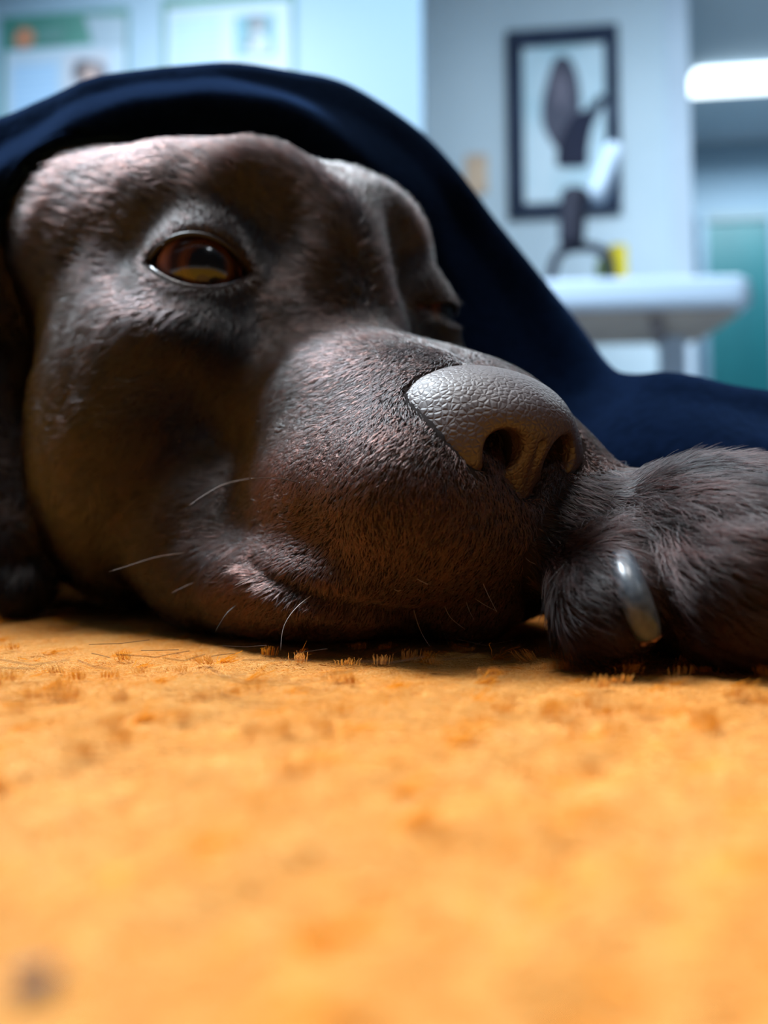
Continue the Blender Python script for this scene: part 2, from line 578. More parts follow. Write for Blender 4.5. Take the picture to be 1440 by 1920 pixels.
ha, hb = inv(1115, 377), inv(1155, 272)
hr = 3.6
hp = [ha - (hb - ha) / np.linalg.norm(hb - ha) * 0, *[ha + (hb - ha) * k for k in (0.03, .1, .3, .6, .9, .97)], hb]
tube('lamp_head', hp, [1.6, 2.7, hr, hr, hr, hr, 2.7, 1.6], tab_white, dl, 20)

yb = P(1160, 500, 262) * 0.01
yb[2] = zt
yc = bpy.data.objects.new('carton', None)
link(yc)
yc.location = yb
tag(yc, 'small yellow carton with dark green side standing on the table', 'box')
k = 262 / FPX * 0.01
box('carton_front', (-14 * k, 0, 0), (17 * k, 0.05, 0.172), noise_color(mat('yellow_card', (0.52, 0.44, 0.0), 0.5), (0.46, 0.40, 0.0), (0.58, 0.48, 0.01), 15.0), yc, 0.004)
box('carton_side', (-36 * k, 0.002, 0), (-14.2 * k, 0.048, 0.13), mat('green_card', (0.10, 0.17, 0.02), 0.5), yc, 0.004)
box('carton_flap', (-13 * k, 0.004, 0.1725), (15 * k, 0.046, 0.178), mat('olive_card', (0.42, 0.38, 0.02), 0.5), yc, 0.002)

# ------------------------------------------------------------------ the dog, modelled as one continuous surface (cm)
E0 = np.array([-1.6, 23.5, 10.1])                 # point midway between the eyes
HR, HF = np.array([0.82, 0.572, 0.0]), np.array([0.572, -0.82, 0.0])
HM = np.stack([HR, HF, np.array([0, 0, 1.0])]).astype(np.float32)


def loc(p):
    return (np.asarray(p, np.float32) - E0.astype(np.float32)) @ HM.T


def W(r, f, u):
    return E0 + r * HR + f * HF + np.array([0, 0, u])


# near and far eye frames: a along the lid, b up, g out of the head
def eye_frame(side):
    c = np.array([side * 3.9, -0.75, 0.0])
    g = np.array([side * 0.42, 0.90, -0.08])
    g /= np.linalg.norm(g)
    a = np.cross(np.array([0, 0, 1.0]), g)
    a /= np.linalg.norm(a)
    b = np.cross(g, a)
    tl = math.radians(4) * -side
    a, b = a * math.cos(tl) + b * math.sin(tl), b * math.cos(tl) - a * math.sin(tl)
    return c, a.astype(np.float32), b.astype(np.float32), g.astype(np.float32)


EYE_R = 1.25
LW, LH = 1.42, 0.70                                # half width and half height of the lid opening
LR = (LW ** 2 + LH ** 2) / (2 * LH)
LS = LR - LH


def lens2(a, b):
    return np.maximum(np.sqrt(a * a + (b + LS) ** 2), np.sqrt(a * a + (b - LS) ** 2)) - LR


def head(p, detail=True):
    q = loc(p)
    s = q.copy()
    s[:, 0] = np.sqrt(s[:, 0] ** 2 + 0.01)
    # skull, temples, forehead, brows
    d = ell(s, (0, -5.2, 0.4), (5.7, 7.0, 5.3))
    d = su(d, ell(s, (4.4, -7.9, 2.4), (3.4, 4.6, 3.5)), 2.0)
    d = su(d, ell(s, (2.2, -1.8, 2.0), (1.9, 2.3, 2.1)), 1.6)
    d = su(d, ell(s, (3.8, -3.9, 2.6), (2.1, 2.9, 2.0)), 1.2)
    d = su(d, ell(s, (4.6, -4.6, -3.6), (2.9, 4.6, 4.2)), 2.0)       # cheek muscle
    d = su(d, ell(s, (4.3, -1.8, -2.0), (1.8, 2.6, 1.4)), 1.3)       # cheek bone
    d = su(d, ell(s, (4.2, -6.3, -6.4), (2.6, 4.2, 3.3)), 1.8)       # angle of the jaw
    # muzzle
    mz = cone(q, (0, -0.6, -3.1), (0, 6.2, -5.65), 2.6, 1.75)
    mz = su(mz, ell(s, (1.4, 2.4, -4.9), (2.1, 5.0, 2.2)), 1.5)
    mz = su(mz, ell(s, (1.2, 5.7, -5.3), (1.35, 1.6, 1.35)), 0.8)
    d = su(d, mz, 1.6)
    d = ss(d, ell(s, (2.6, 1.25, 1.3), (1.15, 1.2, 1.6)), 1.3)       # hollow between brow and bridge
    d = ss(d, cone(q, (0, 1.4, 4.2), (0, -2.5, 6.5), 0.5, 0.7), 1.2)  # furrow of the forehead
    # lower jaw and throat
    jaw = cone(q, (0, -3.5, -7.9), (0, 6.3, -8.8), 2.6, 1.35)
    jaw = su(jaw, ell(s, (2.4, 1.3, -8.75), (2.6, 5.6, 1.7)), 1.2)
    d = su(d, jaw, 1.5)
    d = su(d, ell(s, (3.5, -1.2, -7.6), (1.95, 3.0, 2.4)), 1.2)       # jowl
    # flews hang over the jaw, whisker pads in front
    fl = ell(s, (1.95, 4.2, -6.6), (2.2, 3.9, 2.2))
    fl = su(fl, ell(s, (1.85, 6.85, -6.8), (1.95, 1.8, 2.05)), 0.8)
    fl = su(fl, ell(q, (0, 6.8, -7.3), (2.3, 1.75, 1.6)), 0.8)
    d = su(d, fl, 0.75)
    # eye sockets and lids
    if detail:
        for side in (-1, 1):
            c, a, b, g = eye_frame(side)
            v = q - c.astype(np.float32)
            d = su(d, _len(v) - (EYE_R + 0.16), 0.9)
            va, vb, vg = v @ a, v @ b, v @ g
            op = np.maximum(lens2(va, vb / (1.0 if side < 0 else 0.5)), 0.2 - vg)
            d = ss(d, op, 0.16)
            d = ss(d, _len(v) - (EYE_R + 0.02), 0.05)
    return d


EARP = [P(-70, 380, 27), P(-62, 560, 27), P(-70, 740, 27), P(-55, 900, 26.6), P(-18, 1010, 26), P(22, 1085, 25.6)]


def limbs(p):
    d = cone(p, (-5.5, 32, 8.2), (-3.0, 46, 8.0), 6.2, 7.4)
    d = su(d, ell(p, (-11.5, 32.0, 4.0), (6.0, 4.0, 4.6)), 2.5)
    d = su(d, cone(p, (-3, 46, 8.0), (2, 60, 8.0), 7.4, 7.6), 3)
    leg = cone(p, (3.0, 38, 5.0), (6.6, 27, 2.0), 3.0, 1.8)
    leg = su(leg, cone(p, (6.6, 27, 2.0), (7.6, 18.4, 1.9), 1.8, 1.7), 1.2)
    return d, leg


PAW_C = np.array([7.3, 18.0, 2.2])


def paw(p):
    p = p + np.array([0.25, 0.9, 0.0], np.float32)
    d = ell(p, (7.6, 18.2, 1.9), (3.1, 2.9, 2.05))
    t2 = cone(p, (6.9, 17.4, 2.1), (6.8, 15.6, 1.45), 1.6, 1.35)
    t3 = cone(p, (8.9, 17.6, 2.1), (9.3, 15.4, 1.45), 1.5, 1.3)
    d = su(d, su(t2, t3, 0.35), 0.9)
    t1 = cone(p, (5.0, 17.9, 2.1), (4.5, 15.9, 1.12), 1.25, 1.0)
    d = su(d, t1, 0.4)
    t4 = cone(p, (10.2, 18.4, 2.0), (11.0, 16.8, 1.3), 1.3, 1.1)
    d = su(d, t4, 0.4)
    return d


NO = np.array(W(-0.30, 7.85, -5.5))
NT = math.radians(12)
NF = HF * math.cos(NT) + np.array([0, 0, -math.sin(NT)])
NU = np.array([0, 0, math.cos(NT)]) + HF * math.sin(NT)
NM = np.stack([HR, NF, NU]).astype(np.float32)


def nostril(s):
    h = cone(s, (0.86, 1.15, -0.28), (0.76, 0.2, -0.2), 0.49, 0.42)
    h = su(h, cone(s, (0.70, 0.2, -0.15), (0.62, -1.5, 0.1), 0.34, 0.3), 0.2)
    h = su(h, cone(s, (0.82, 1.0, -0.4), (1.02, 0.75, -0.85), 0.28, 0.22), 0.2)
    return np.minimum(h, path(s, [(1.02, 0.78, -0.88), (1.5, 0.35, -1.14), (1.95, -0.2, -1.15)], [0.17, 0.11, 0.07]))


def nose_sdf(p):
    q = (np.asarray(p, np.float32) - NO.astype(np.float32)) @ NM.T
    s = q.copy()
    s[:, 0] = np.sqrt(s[:, 0] ** 2 + 0.0004)
    d = ell(s, (0, -0.75, 0.25), (2.3, 1.85, 1.3))
    d = su(d, ell(s, (1.3, -0.1, -0.38), (0.96, 1.0, 0.88)), 0.45)
    d = su(d, cone(q, (0, 0.55, 0.25), (0, 0.35, -2.0), 0.55, 0.38), 0.5)
    d = su(d, ell(s, (0.62, 0.5, 0.35), (0.6, 0.5, 0.4)), 0.4)
    h = nostril(s)
    d = ss(d, h, 0.14)
    d = ss(d, cone(q, (0, 1.12, 0.0), (0, 0.80, -2.2), 0.06, 0.05), 0.12)
    return d



# the line of the mouth and two folds of the lip, on the near side and mirrored
MOUTH_LOCAL = []
for _px, _py in ((470, 1052), (505, 1080), (560, 1105), (620, 1127), (690, 1143), (770, 1150), (850, 1146), (915, 1128)):
    _t = trace(head, _px, _py)
    if _t is not None:
        MOUTH_LOCAL.append(loc(P(_px, _py, _t + 0.02)[None])[0])
MOUTH_R = np.interp(np.linspace(0, 1, len(MOUTH_LOCAL)), [0, 0.3, 0.7, 1], [0.05, 0.17, 0.15, 0.05])


def features(p, d):
    n = nose_sdf(p)
    up = (p - NO.astype(np.float32)) @ NM[2]
    d = ss(d, n - 0.04 + 0.16 * sstep(up, -0.9, 0.0), 0.10)
    q = loc(p)
    q[:, 0] = -np.abs(q[:, 0])
    near = q[:, 2] < -6.0
    if near.any():
        m = path(q[near], MOUTH_LOCAL, MOUTH_R)
        d[near] = ss(d[near], m, 0.3)
    return d



def dog_sdf(p):
    p = np.asarray(p, np.float32)
    d = head(p)
    body, leg = limbs(p)
    d = su(d, body, 4.0)
    e = path(p, EARP, [1.5, 1.9, 2.0, 2.1, 1.9, 1.2])
    d = su(d, e, 0.8)
    leg = su(leg, paw(p), 1.6)
    d = su(d, leg, 1.2)
    d = features(p, d)
    return np.maximum(d, -0.12 - p[:, 2])


skin = noise_color(mat('brown_skin', (0.012, 0.008, 0.007), 0.8, 0.05), (0.008, 0.006, 0.006), (0.016, 0.010, 0.009), 60.0)
V, Q = polygonize(dog_sdf, (-17, 11, -0.3), (13.5, 62, 17.5), 0.13)
dog = mesh_obj('dog', V, Q, skin, None, True, 0.01)
tag(dog, 'chocolate brown dog lying with its chin on the orange rug, eyes open', 'dog')
DOG_V, DOG_Q = V, Q

# ------------------------------------------------------------------ nose leather
V, Q = polygonize(nose_sdf, NO - 3.4, NO + 3.4, 0.05)
leather = mat('nose_leather', (0.022, 0.0090, 0.008), 0.54, 0.58)
m = leather
L = m.node_tree.links
tc = nd(m, 'ShaderNodeTexCoord')
vo = nd(m, 'ShaderNodeTexVoronoi', feature='DISTANCE_TO_EDGE')
vo.inputs['Scale'].default_value = 760
rp = nd(m, 'ShaderNodeValToRGB')
rp.color_ramp.elements[0].position, rp.color_ramp.elements[1].position = 0.0, 0.28
nn = nd(m, 'ShaderNodeTexNoise')
nn.inputs['Scale'].default_value, nn.inputs['Detail'].default_value = 1700, 3
ad = nd(m, 'ShaderNodeMath', operation='MULTIPLY_ADD')
ad.inputs[1].default_value = 0.05
bp = nd(m, 'ShaderNodeBump')
bp.inputs['Strength'].default_value, bp.inputs['Distance'].default_value = 0.38, 0.0003
L.new(tc.outputs['Object'], vo.inputs['Vector'])
L.new(tc.outputs['Object'], nn.inputs['Vector'])
L.new(vo.outputs['Distance'], rp.inputs['Fac'])
L.new(nn.outputs['Fac'], ad.inputs[0])
L.new(rp.outputs['Color'], ad.inputs[2])
L.new(ad.outputs[0], bp.inputs['Height'])
L.new(bp.outputs['Normal'], bsdf(m).inputs['Normal'])
nose = mesh_obj('nose', V, Q, leather, dog, True, 0.01)
tag(nose, 'grey-brown pebbled leathery nose')
nose.data.materials.append(mat('nostril_lining_shade', (0.007, 0.003, 0.003), 0.55, 0.25))  # dark lining colour, also painting in the shade inside the nostrils
nq = ((V[Q].mean(1) - NO) @ NM.T.astype(float)).astype(np.float32)
nq[:, 0] = np.abs(nq[:, 0])
nose.data.polygons.foreach_set('material_index', ((nostril(nq) < 0.05) & (nq[:, 1] < 0.78 - 0.25 * np.abs(nq[:, 0] - 0.7))).astype(np.int32))

# ------------------------------------------------------------------ eyes
eye_mat = mat('eyeball', (0.03, 0.012, 0.008), 0.25, 0.5)
m = eye_mat
L = m.node_tree.links
at = nd(m, 'ShaderNodeAttribute', attribute_name='ang')
rp = nd(m, 'ShaderNodeValToRGB')
el = rp.color_ramp.elements
el[0].position, el[0].color = 0.0, (0.002, 0.002, 0.003, 1)
el[1].position, el[1].color = 0.36, (0.002, 0.002, 0.003, 1)
for pos, col in ((0.40, (0.016, 0.005, 0.002)), (0.52, (0.036, 0.012, 0.003)), (0.62, (0.02, 0.007, 0.003)), (0.69, (0.006, 0.003, 0.003)),
                 (0.78, (0.03, 0.012, 0.015)), (0.92, (0.15, 0.07, 0.09)), (1.0, (0.18, 0.08, 0.10))):
    x = el.new(pos)
    x.color = (*col, 1)
L.new(at.outputs['Fac'], rp.inputs['Fac'])
L.new(rp.outputs['Color'], bsdf(m).inputs['Base Color'])
bsdf(m).inputs['Coat Weight'].default_value = 1.0
bsdf(m).inputs['Coat Roughness'].default_value = 0.04
bsdf(m).inputs['Coat IOR'].default_value = 1.34
bsdf(m).inputs['Specular IOR Level'].default_value = 0.1
wet = noise_color(mat('wet_lid_rim', (0.03, 0.02, 0.022), 0.25, 0.7), (0.016, 0.012, 0.014), (0.05, 0.028, 0.032), 900.0, bump=0.4, dist=0.0004)
lash = mat('dark_lid_rim', (0.006, 0.004, 0.005), 0.5, 0.2)
for side in (-1, 1):
    c, a, b, g = [np.asarray(x, float) for x in eye_frame(side)]
    wa, wb, wg = a @ HM, b @ HM, g @ HM
    wc = W(*c)
    gz = wg + 0.16 * (CAM - wc) / np.linalg.norm(CAM - wc) + np.array([0.26, 0, -0.05])
    gz /= np.linalg.norm(gz)
    gx = np.cross(np.array([0, 0, 1.0]), gz)
    gx /= np.linalg.norm(gx)
    gy = np.cross(gz, gx)
    nu, nv = 48, 40
    vv, ang = [], []
    for j in range(nv + 1):
        th = math.pi * j / nv
        bulge = 0.10 * max(0.0, 1 - (th / 0.72) ** 2) ** 0.8      # cornea
        for i in range(nu):
            ph = 2 * math.pi * i / nu
            r = EYE_R - 0.02 + bulge * 0.55
            vv.append(wc + r * (math.cos(th) * gz + math.sin(th) * (math.cos(ph) * gx + math.sin(ph) * gy)))
            ang.append(min(1.0, math.sin(th) if th < math.pi / 2 else 1.0))
    ff = [(j * nu + i, (j + 1) * nu + i, (j + 1) * nu + (i + 1) % nu, j * nu + (i + 1) % nu) for j in range(nv) for i in range(nu)]
    eye = mesh_obj('eye', vv, np.array(ff), eye_mat, dog, True, 0.01)
    eye.data.attributes.new('ang', 'FLOAT', 'POINT').data.foreach_set('value', ang)
    tag(eye, 'amber brown eye with pink corners, looking up' if side < 0 else 'far eye, only a dark sliver showing')
    # moist rims of the lids
    for sgn in (1, -1):
        pts = []
        for k in range(25):
            t = -1 + 2 * k / 24
            x = t * (LW + 0.03)
            y = sgn * (math.sqrt(max(LR ** 2 - x * x, 0)) - LS + 0.02) * (1.0 if side < 0 else 0.5)
            zz = math.sqrt(max((EYE_R + 0.17) ** 2 - x * x - y * y, 0.01))
            pts.append(wc + x * wa + y * wb + zz * wg)
        tube('lower_eyelid_rim' if sgn < 0 else 'upper_eyelid_rim', pts, 0.085 if sgn < 0 else 0.07, wet if sgn < 0 else lash, dog, 8)

# ------------------------------------------------------------------ navy blanket over the dog
cols = 14
crest = [(-230, 350, 27.5), (0, 240, 27.5), (150, 180, 27.5), (300, 141, 28), (430, 130, 28.5), (560, 145, 29.5), (680, 187, 31), (800, 268, 32), (920, 408, 32), (1050, 580, 31.5), (1140, 688, 29.5), (1250, 712, 26.5), (1440, 745, 24.5), (1700, 800, 24)]
valley = [(-230, 400, 26.3), (0, 278, 26.3), (150, 212, 26.3), (300, 168, 26.8), (430, 155, 27.3), (560, 178, 28.4), (680, 236, 30), (790, 330, 31.2), (885, 470, 31.5), (985, 640, 30.8), (1085, 745, 28.5), (1225, 760, 25.2), (1440, 795, 23.2), (1700, 850, 22.5)]
roll = [(-230, 460, 25.0), (0, 332, 25.2), (150, 246, 25.4), (300, 193, 25.8), (430, 180, 26.2), (560, 212, 27.4), (675, 286, 29.2), (770, 390, 30.6), (850, 520, 31), (930, 690, 30.2), (1040, 800, 27.2), (1205, 815, 23.8), (1440, 835, 22), (1700, 900, 21.5)]
under_ = [(-230, 530, 25.6), (0, 415, 25.8), (150, 300, 26.0), (300, 262, 26.5), (430, 250, 27), (560, 292, 28.2), (680, 350, 30), (765, 450, 31.0), (830, 590, 31), (905, 760, 29.5), (1020, 865, 26), (1200, 880, 23), (1440, 900, 21.4), (1700, 960, 21)]
hem = [(-230, 620, 27.5), (0, 520, 28), (150, 360, 28.5), (300, 330, 29), (430, 320, 29.5), (560, 370, 30.5), (680, 420, 31.5), (760, 520, 32), (820, 660, 31.5), (890, 840, 29.5), (1010, 950, 26), (1200, 960, 23.6), (1440, 985, 22.2), (1700, 1040, 21.6)]
rows = [np.array([P(*q) for q in r]) for r in (hem, under_, roll, valley, crest)]
back1 = rows[4] + np.array([0, 4.0, -0.4])
back2 = rows[4] * np.array([1.0, 1, 0.86]) + np.array([0, 14.0, 0])
back3 = rows[4] * np.array([1.05, 1, 0.70]) + np.array([0.5, 28.0, 0])
back4 = rows[4] * np.array([1.2, 1, 0.0]) + np.array([0, 42.0, 1.2])
G = np.stack(rows + [back1, back2, back3, back4])
G = catmull(G, 130)
G = np.swapaxes(catmull(np.swapaxes(G, 0, 1), 170), 0, 1)
G[..., 2] += 0.22 * nz(G.reshape(-1, 3), 0.35, 3).reshape(G.shape[:2])
G[..., 1] += 0.18 * nz(G.reshape(-1, 3), 0.5, 4).reshape(G.shape[:2])
G[..., 2] = np.maximum(G[..., 2], 0.35)
gp = G.reshape(-1, 3).astype(np.float32)
for _ in range(4):                                  # let the cloth rest on the dog
    dd = dog_sdf(gp)
    hit = dd < 0.5
    if not hit.any():
        break
    gp[hit] += grad(dog_sdf, gp[hit], 0.2).astype(np.float32) * (0.55 - dd[hit])[:, None] * 0.9
gp[:, 2] = np.maximum(gp[:, 2], 0.35)
G = gp.reshape(G.shape)
r_, c_n = G.shape[:2]
idx = np.arange(r_ * c_n).reshape(r_, c_n)
quads = np.stack([idx[:-1, :-1], idx[:-1, 1:], idx[1:, 1:], idx[1:, :-1]], -1).reshape(-1, 4)
navy = noise_color(mat('navy_fleece', (0.004, 0.007, 0.022), 0.95, 0.0, 0.15), (0.0004, 0.0010, 0.0035), (0.0008, 0.0020, 0.0070), 300.0, bump=0.4, dist=0.0008)
bsdf(navy).inputs['Sheen Tint'].default_value = (0.09, 0.20, 0.50, 1)
bsdf(navy).inputs['Sheen Roughness'].default_value = 0.5
blanket = mesh_obj('blanket', G.reshape(-1, 3), quads, navy, None, True, 0.01)
sm = blanket.modifiers.new('thickness', 'SOLIDIFY')
sm.thickness, sm.offset = 0.0035, 0.0
tag(blanket, 'navy fleece blanket draped over the dog and folded above its forehead', 'blanket')

# ------------------------------------------------------------------ rug
def rug_h(p):
    p3 = np.column_stack([p[:, 0], p[:, 1], np.zeros(len(p))])
    return -0.24 + 0.07 * nz(p3, 0.8, 11) + 0.025 * nz(p3, 2.6, 12)


xs = np.concatenate([np.linspace(-70, -22, 25)[:-1], np.linspace(-22, 22, 221), np.linspace(22, 70, 25)[1:]])
ys = np.concatenate([np.linspace(-45, 0, 19)[:-1], np.linspace(0, 34, 171), np.linspace(34, 95, 31)[1:]])
X, Y = np.meshgrid(xs, ys, indexing='ij')
pts = np.column_stack([X.ravel(), Y.ravel()])
V = np.column_stack([pts, rug_h(pts)])
nx, ny = len(xs), len(ys)
idx = np.arange(nx * ny).reshape(nx, ny)
quads = np.stack([idx[:-1, :-1], idx[1:, :-1], idx[1:, 1:], idx[:-1, 1:]], -1).reshape(-1, 4)
rug_mat = noise_color(mat('rug_backing', (0.75, 0.30, 0.03), 0.95, 0.1), (0.50, 0.20, 0.006), (0.52, 0.25, 0.03), 120.0)
rug = mesh_obj('rug', V, quads, rug_mat, None, True, 0.01)
sm = rug.modifiers.new('thickness', 'SOLIDIFY')
sm.thickness, sm.offset = 0.007, -1.0
tag(rug, 'orange-yellow plush rug under the dog and its paw', 'rug')


# ------------------------------------------------------------------ hair: strands laid out with numpy
def strands(name, pts, radii, material, parent=None, attrs=None):
    """pts N x K x 3 (cm), radii N x K (cm): one Curves object, marked as stuff"""
    n, k = pts.shape[:2]
    hc = bpy.data.hair_curves.new(name)
    hc.add_curves([k] * n)
    hc.attributes['position'].data.foreach_set('vector', (pts * 0.01).astype(np.float32).ravel())
    ra = hc.attributes.get('radius') or hc.attributes.new('radius', 'FLOAT', 'POINT')
    ra.data.foreach_set('value', (radii * 0.01).astype(np.float32).ravel())
    for key, v in (attrs or {}).items():
        hc.attributes.new(key, 'FLOAT', 'CURVE').data.foreach_set('value', np.asarray(v, np.float32))
    hc.materials.append(material)
    o = link(bpy.data.objects.new(name, hc), parent)
    o['kind'] = 'stuff'
    return o


def hair_mat(name, dark, light, rough=0.35, radial=0.5, coat=0.0, ior=1.40):
    m = bpy.data.materials.new(name)
    m.use_nodes = True
    t = m.node_tree
    t.nodes.remove(t.nodes['Principled BSDF'])
    h = t.nodes.new('ShaderNodeBsdfHairPrincipled')
    h.parametrization = 'COLOR'
    h.inputs['Roughness'].default_value, h.inputs['Radial Roughness'].default_value = rough, radial
    h.inputs['Coat'].default_value = coat
    h.inputs['IOR'].default_value = ior
    at = t.nodes.new('ShaderNodeAttribute')
    at.attribute_name = 'tint'
    mx = t.nodes.new('ShaderNodeMix')
    mx.data_type = 'RGBA'
    mx.inputs['A'].default_value, mx.inputs['B'].default_value = (*dark, 1), (*light, 1)
    t.links.new(at.outputs['Fac'], mx.inputs['Factor'])
    t.links.new(mx.outputs['Result'], h.inputs['Color'])
    t.links.new(h.outputs[0], t.nodes['Material Output'].inputs['Surface'])
    return m


def norm(v):
    return v / (np.linalg.norm(v, axis=-1, keepdims=True) + 1e-9)


def scatter(V, Q, density, keep=None):
    """random points on quads: density per cm2 is a function of the face centres"""
    c = V[Q].mean(1)
    ar = 0.5 * np.linalg.norm(np.cross(V[Q[:, 2]] - V[Q[:, 0]], V[Q[:, 3]] - V[Q[:, 1]]), axis=1)
    n = rng.poisson(ar * density(c))
    f = np.repeat(np.arange(len(Q)), n)
    u, v = rng.random(len(f))[:, None], rng.random(len(f))[:, None]
    q = V[Q[f]]
    return (1 - u) * (1 - v) * q[:, 0] + u * (1 - v) * q[:, 1] + u * v * q[:, 2] + (1 - u) * v * q[:, 3]


def is_paw(p):
    return (paw(p.astype(np.float32)) < 0.5) & (p[:, 0] > 3.0) & (p[:, 2] < 6)


def visible(p, n):
    """what a viewer near the photograph's standpoint, or a step aside of it, could see"""
    v = norm(CAM + np.array([0, 0, 4.0]) - p)
    return (n * v).sum(1) > -0.45


def bare(p):
    """where no fur grows: nose, open eyes, under the blanket, underneath"""
    q = loc(p)
    b = nose_sdf(p.astype(np.float32)) < 0.03
    for side in (-1, 1):
        c, a, bb, g = eye_frame(side)
        v = q - c
        b |= (np.abs(_len(v) - EYE_R) < 0.5) & (v @ g > 0) & (lens2(v @ a, v @ bb / (1.0 if side < 0 else 0.5)) < 0.06)
    b |= (q[:, 1] < -12.5) & ~is_paw(p)
    b |= (p[:, 1] > 31.5) | (p[:, 2] < 0.05)
    return b


def comb(p):
    """direction in which the coat lies, before it is laid onto the surface"""
    q = loc(p)
    sg = np.tanh(q[:, 0] / 0.6)
    top = sstep(q[:, 2], -2.6, 1.0)                          # forehead and bridge
    front = sstep(q[:, 1], 4.5, 7.5)
    lip = sstep(-q[:, 2], 6.5, 8.5)
    r = sg * (0.25 + 0.35 * top)
    f = -1.0 + 0.55 * front
    u = -0.45 + 0.75 * top - 0.75 * front * (1 - top) - 0.25 * lip
    d = r[:, None] * HR + f[:, None] * HF + u[:, None] * np.array([0, 0, 1.0])
    for side in (-1, 1):                                     # hair runs away from the eye
        c, a, bb, g = eye_frame(side)
        v = q - c
        w = np.exp(-(_len(v) / 2.3) ** 2)[:, None]
        d = d * (1 - w) + w * (norm(p - W(*c)) * 1.2 + np.array([0, 0, 0.1]) - 0.4 * HF)
    k = is_paw(p)
    d[k] = np.array([0.70, -0.45, -0.42]) + np.array([0.0, 0, -0.25]) * (p[k, 0:1] < 4.9 )
    return norm(d)


def grow(V, Q, fn, density, length, radius, lift, K=5, clump=0.35, jit=0.18, seed=1):
    p = scatter(V, Q, density)
    n = grad(fn, p, 0.06)
    ok = ~bare(p) & visible(p, n)
    p, n = p[ok], n[ok]
    d = comb(p)
    N = len(p)
    d = d + clump * np.stack([nz(p, 1.6, seed + k) for k in range(3)], 1) + 0.6 * clump * np.stack([nz(p, 5.0, seed + 5 + k) for k in range(3)], 1)
    d += rng.normal(0, jit, (N, 3))
    t = norm(d - (d * n).sum(1, keepdims=True) * n)
    L_ = length(p) * rng.uniform(0.65, 1.2, N)
    for sd_ in (-1, 1):
        L_ *= 1 - 0.65 * np.exp(-(_len(p - W(*eye_frame(sd_)[0])) / 1.9) ** 4)
    R_ = radius(p) * rng.uniform(0.75, 1.25, N)
    lf = lift * rng.uniform(0.5, 1.6, N) * (1 + 0.5 * nz(p, 2.2, seed + 9))
    s_ = np.linspace(0, 1, K)
    side = np.cross(n, t) * rng.normal(0, 0.10, (N, 1))
    pts = (p[:, None] + L_[:, None, None] * (s_[None, :, None] * t[:, None] + (lf[:, None] * (s_ - 0.45 * s_ ** 2))[..., None] * n[:, None]
           + (s_ ** 2)[None, :, None] * side[:, None]) - 0.02 * n[:, None])
    for k in range(2, K):                              # keep the strands outside the body
        pk = pts[:, k].astype(np.float32)
        dk = fn(pk)
        low = dk < 0.02
        if low.any():
            pts[low, k] += grad(fn, pk[low], 0.05) * (0.03 - dk[low])[:, None]
    rad = R_[:, None] * np.interp(s_, [0, .5, 1], [1, .85, .15])[None]
    return p, pts, rad


def depth_density(p, near, far):
    return near + (far - near) * sstep(p[:, 1], 17.5, 24)


coat = hair_mat('brown_coat', (0.0028, 0.0021, 0.0022), (0.056, 0.018, 0.013), 0.28, 0.4)
dark_coat = hair_mat('dark_coat', (0.002, 0.0018, 0.002), (0.028, 0.010, 0.008), 0.28, 0.3, ior=1.32)
FC = DOG_V[DOG_Q].mean(1)
PAWF = is_paw(FC)
HEADQ = DOG_Q[~PAWF & (FC[:, 1] < 31.5)]
PAWQ = DOG_Q[PAWF]
if True:
    hl = lambda p: 0.26 + 0.34 * sstep(-loc(p)[:, 1], -7.0, -2.0) + 0.25 * sstep(-loc(p)[:, 1], -1.0, 6.0)
    hr_ = lambda p: 0.0085 + 0.0030 * sstep(p[:, 1], 17, 24)
    p, pts, rad = grow(DOG_V, HEADQ, dog_sdf, lambda c: depth_density(c, 520, 300), hl, hr_, 0.24, seed=20)
    ql = loc(p)
    lipw = sstep(ql[:, 1], 1.0, 5.0) * sstep(-ql[:, 2], 4.5, 6.5)
    tint = np.clip(0.02 + 0.50 * lipw + (0.10 + 0.14 * lipw) * nz(p, 0.8, 61) + rng.normal(0, 1, len(p)) * (0.16 + 0.16 * lipw), 0, 1)
    for sd_ in (-1, 1):
        c_e = W(*eye_frame(sd_)[0])
        tint *= 1 - 0.9 * np.exp(-(_len(p - c_e) / 2.0) ** 2)
    strands('fur', pts, rad, coat, dog, {'tint': tint})['label'] = 'short brown coat of the head and ear'
    n1 = len(p)
    p, pts, rad = grow(DOG_V, PAWQ, dog_sdf, lambda c: np.full(len(c), 240.0), lambda p: 0.75 + 0.25 * nz(p, 1.0, 5), lambda p: np.full(len(p), 0.0078), 0.34, K=6, clump=0.50, jit=0.16, seed=40)
    tint = np.clip(0.22 + 0.35 * nz(p, 0.7, 62) + 0.35 * sstep(-p[:, 2], -1.6, 0) + rng.normal(0, 0.15, len(p)), 0, 1)
    strands('fur', pts, rad, dark_coat, dog, {'tint': tint})['label'] = 'longer black-brown hair of the paw'
    print('hairs', n1, len(p))

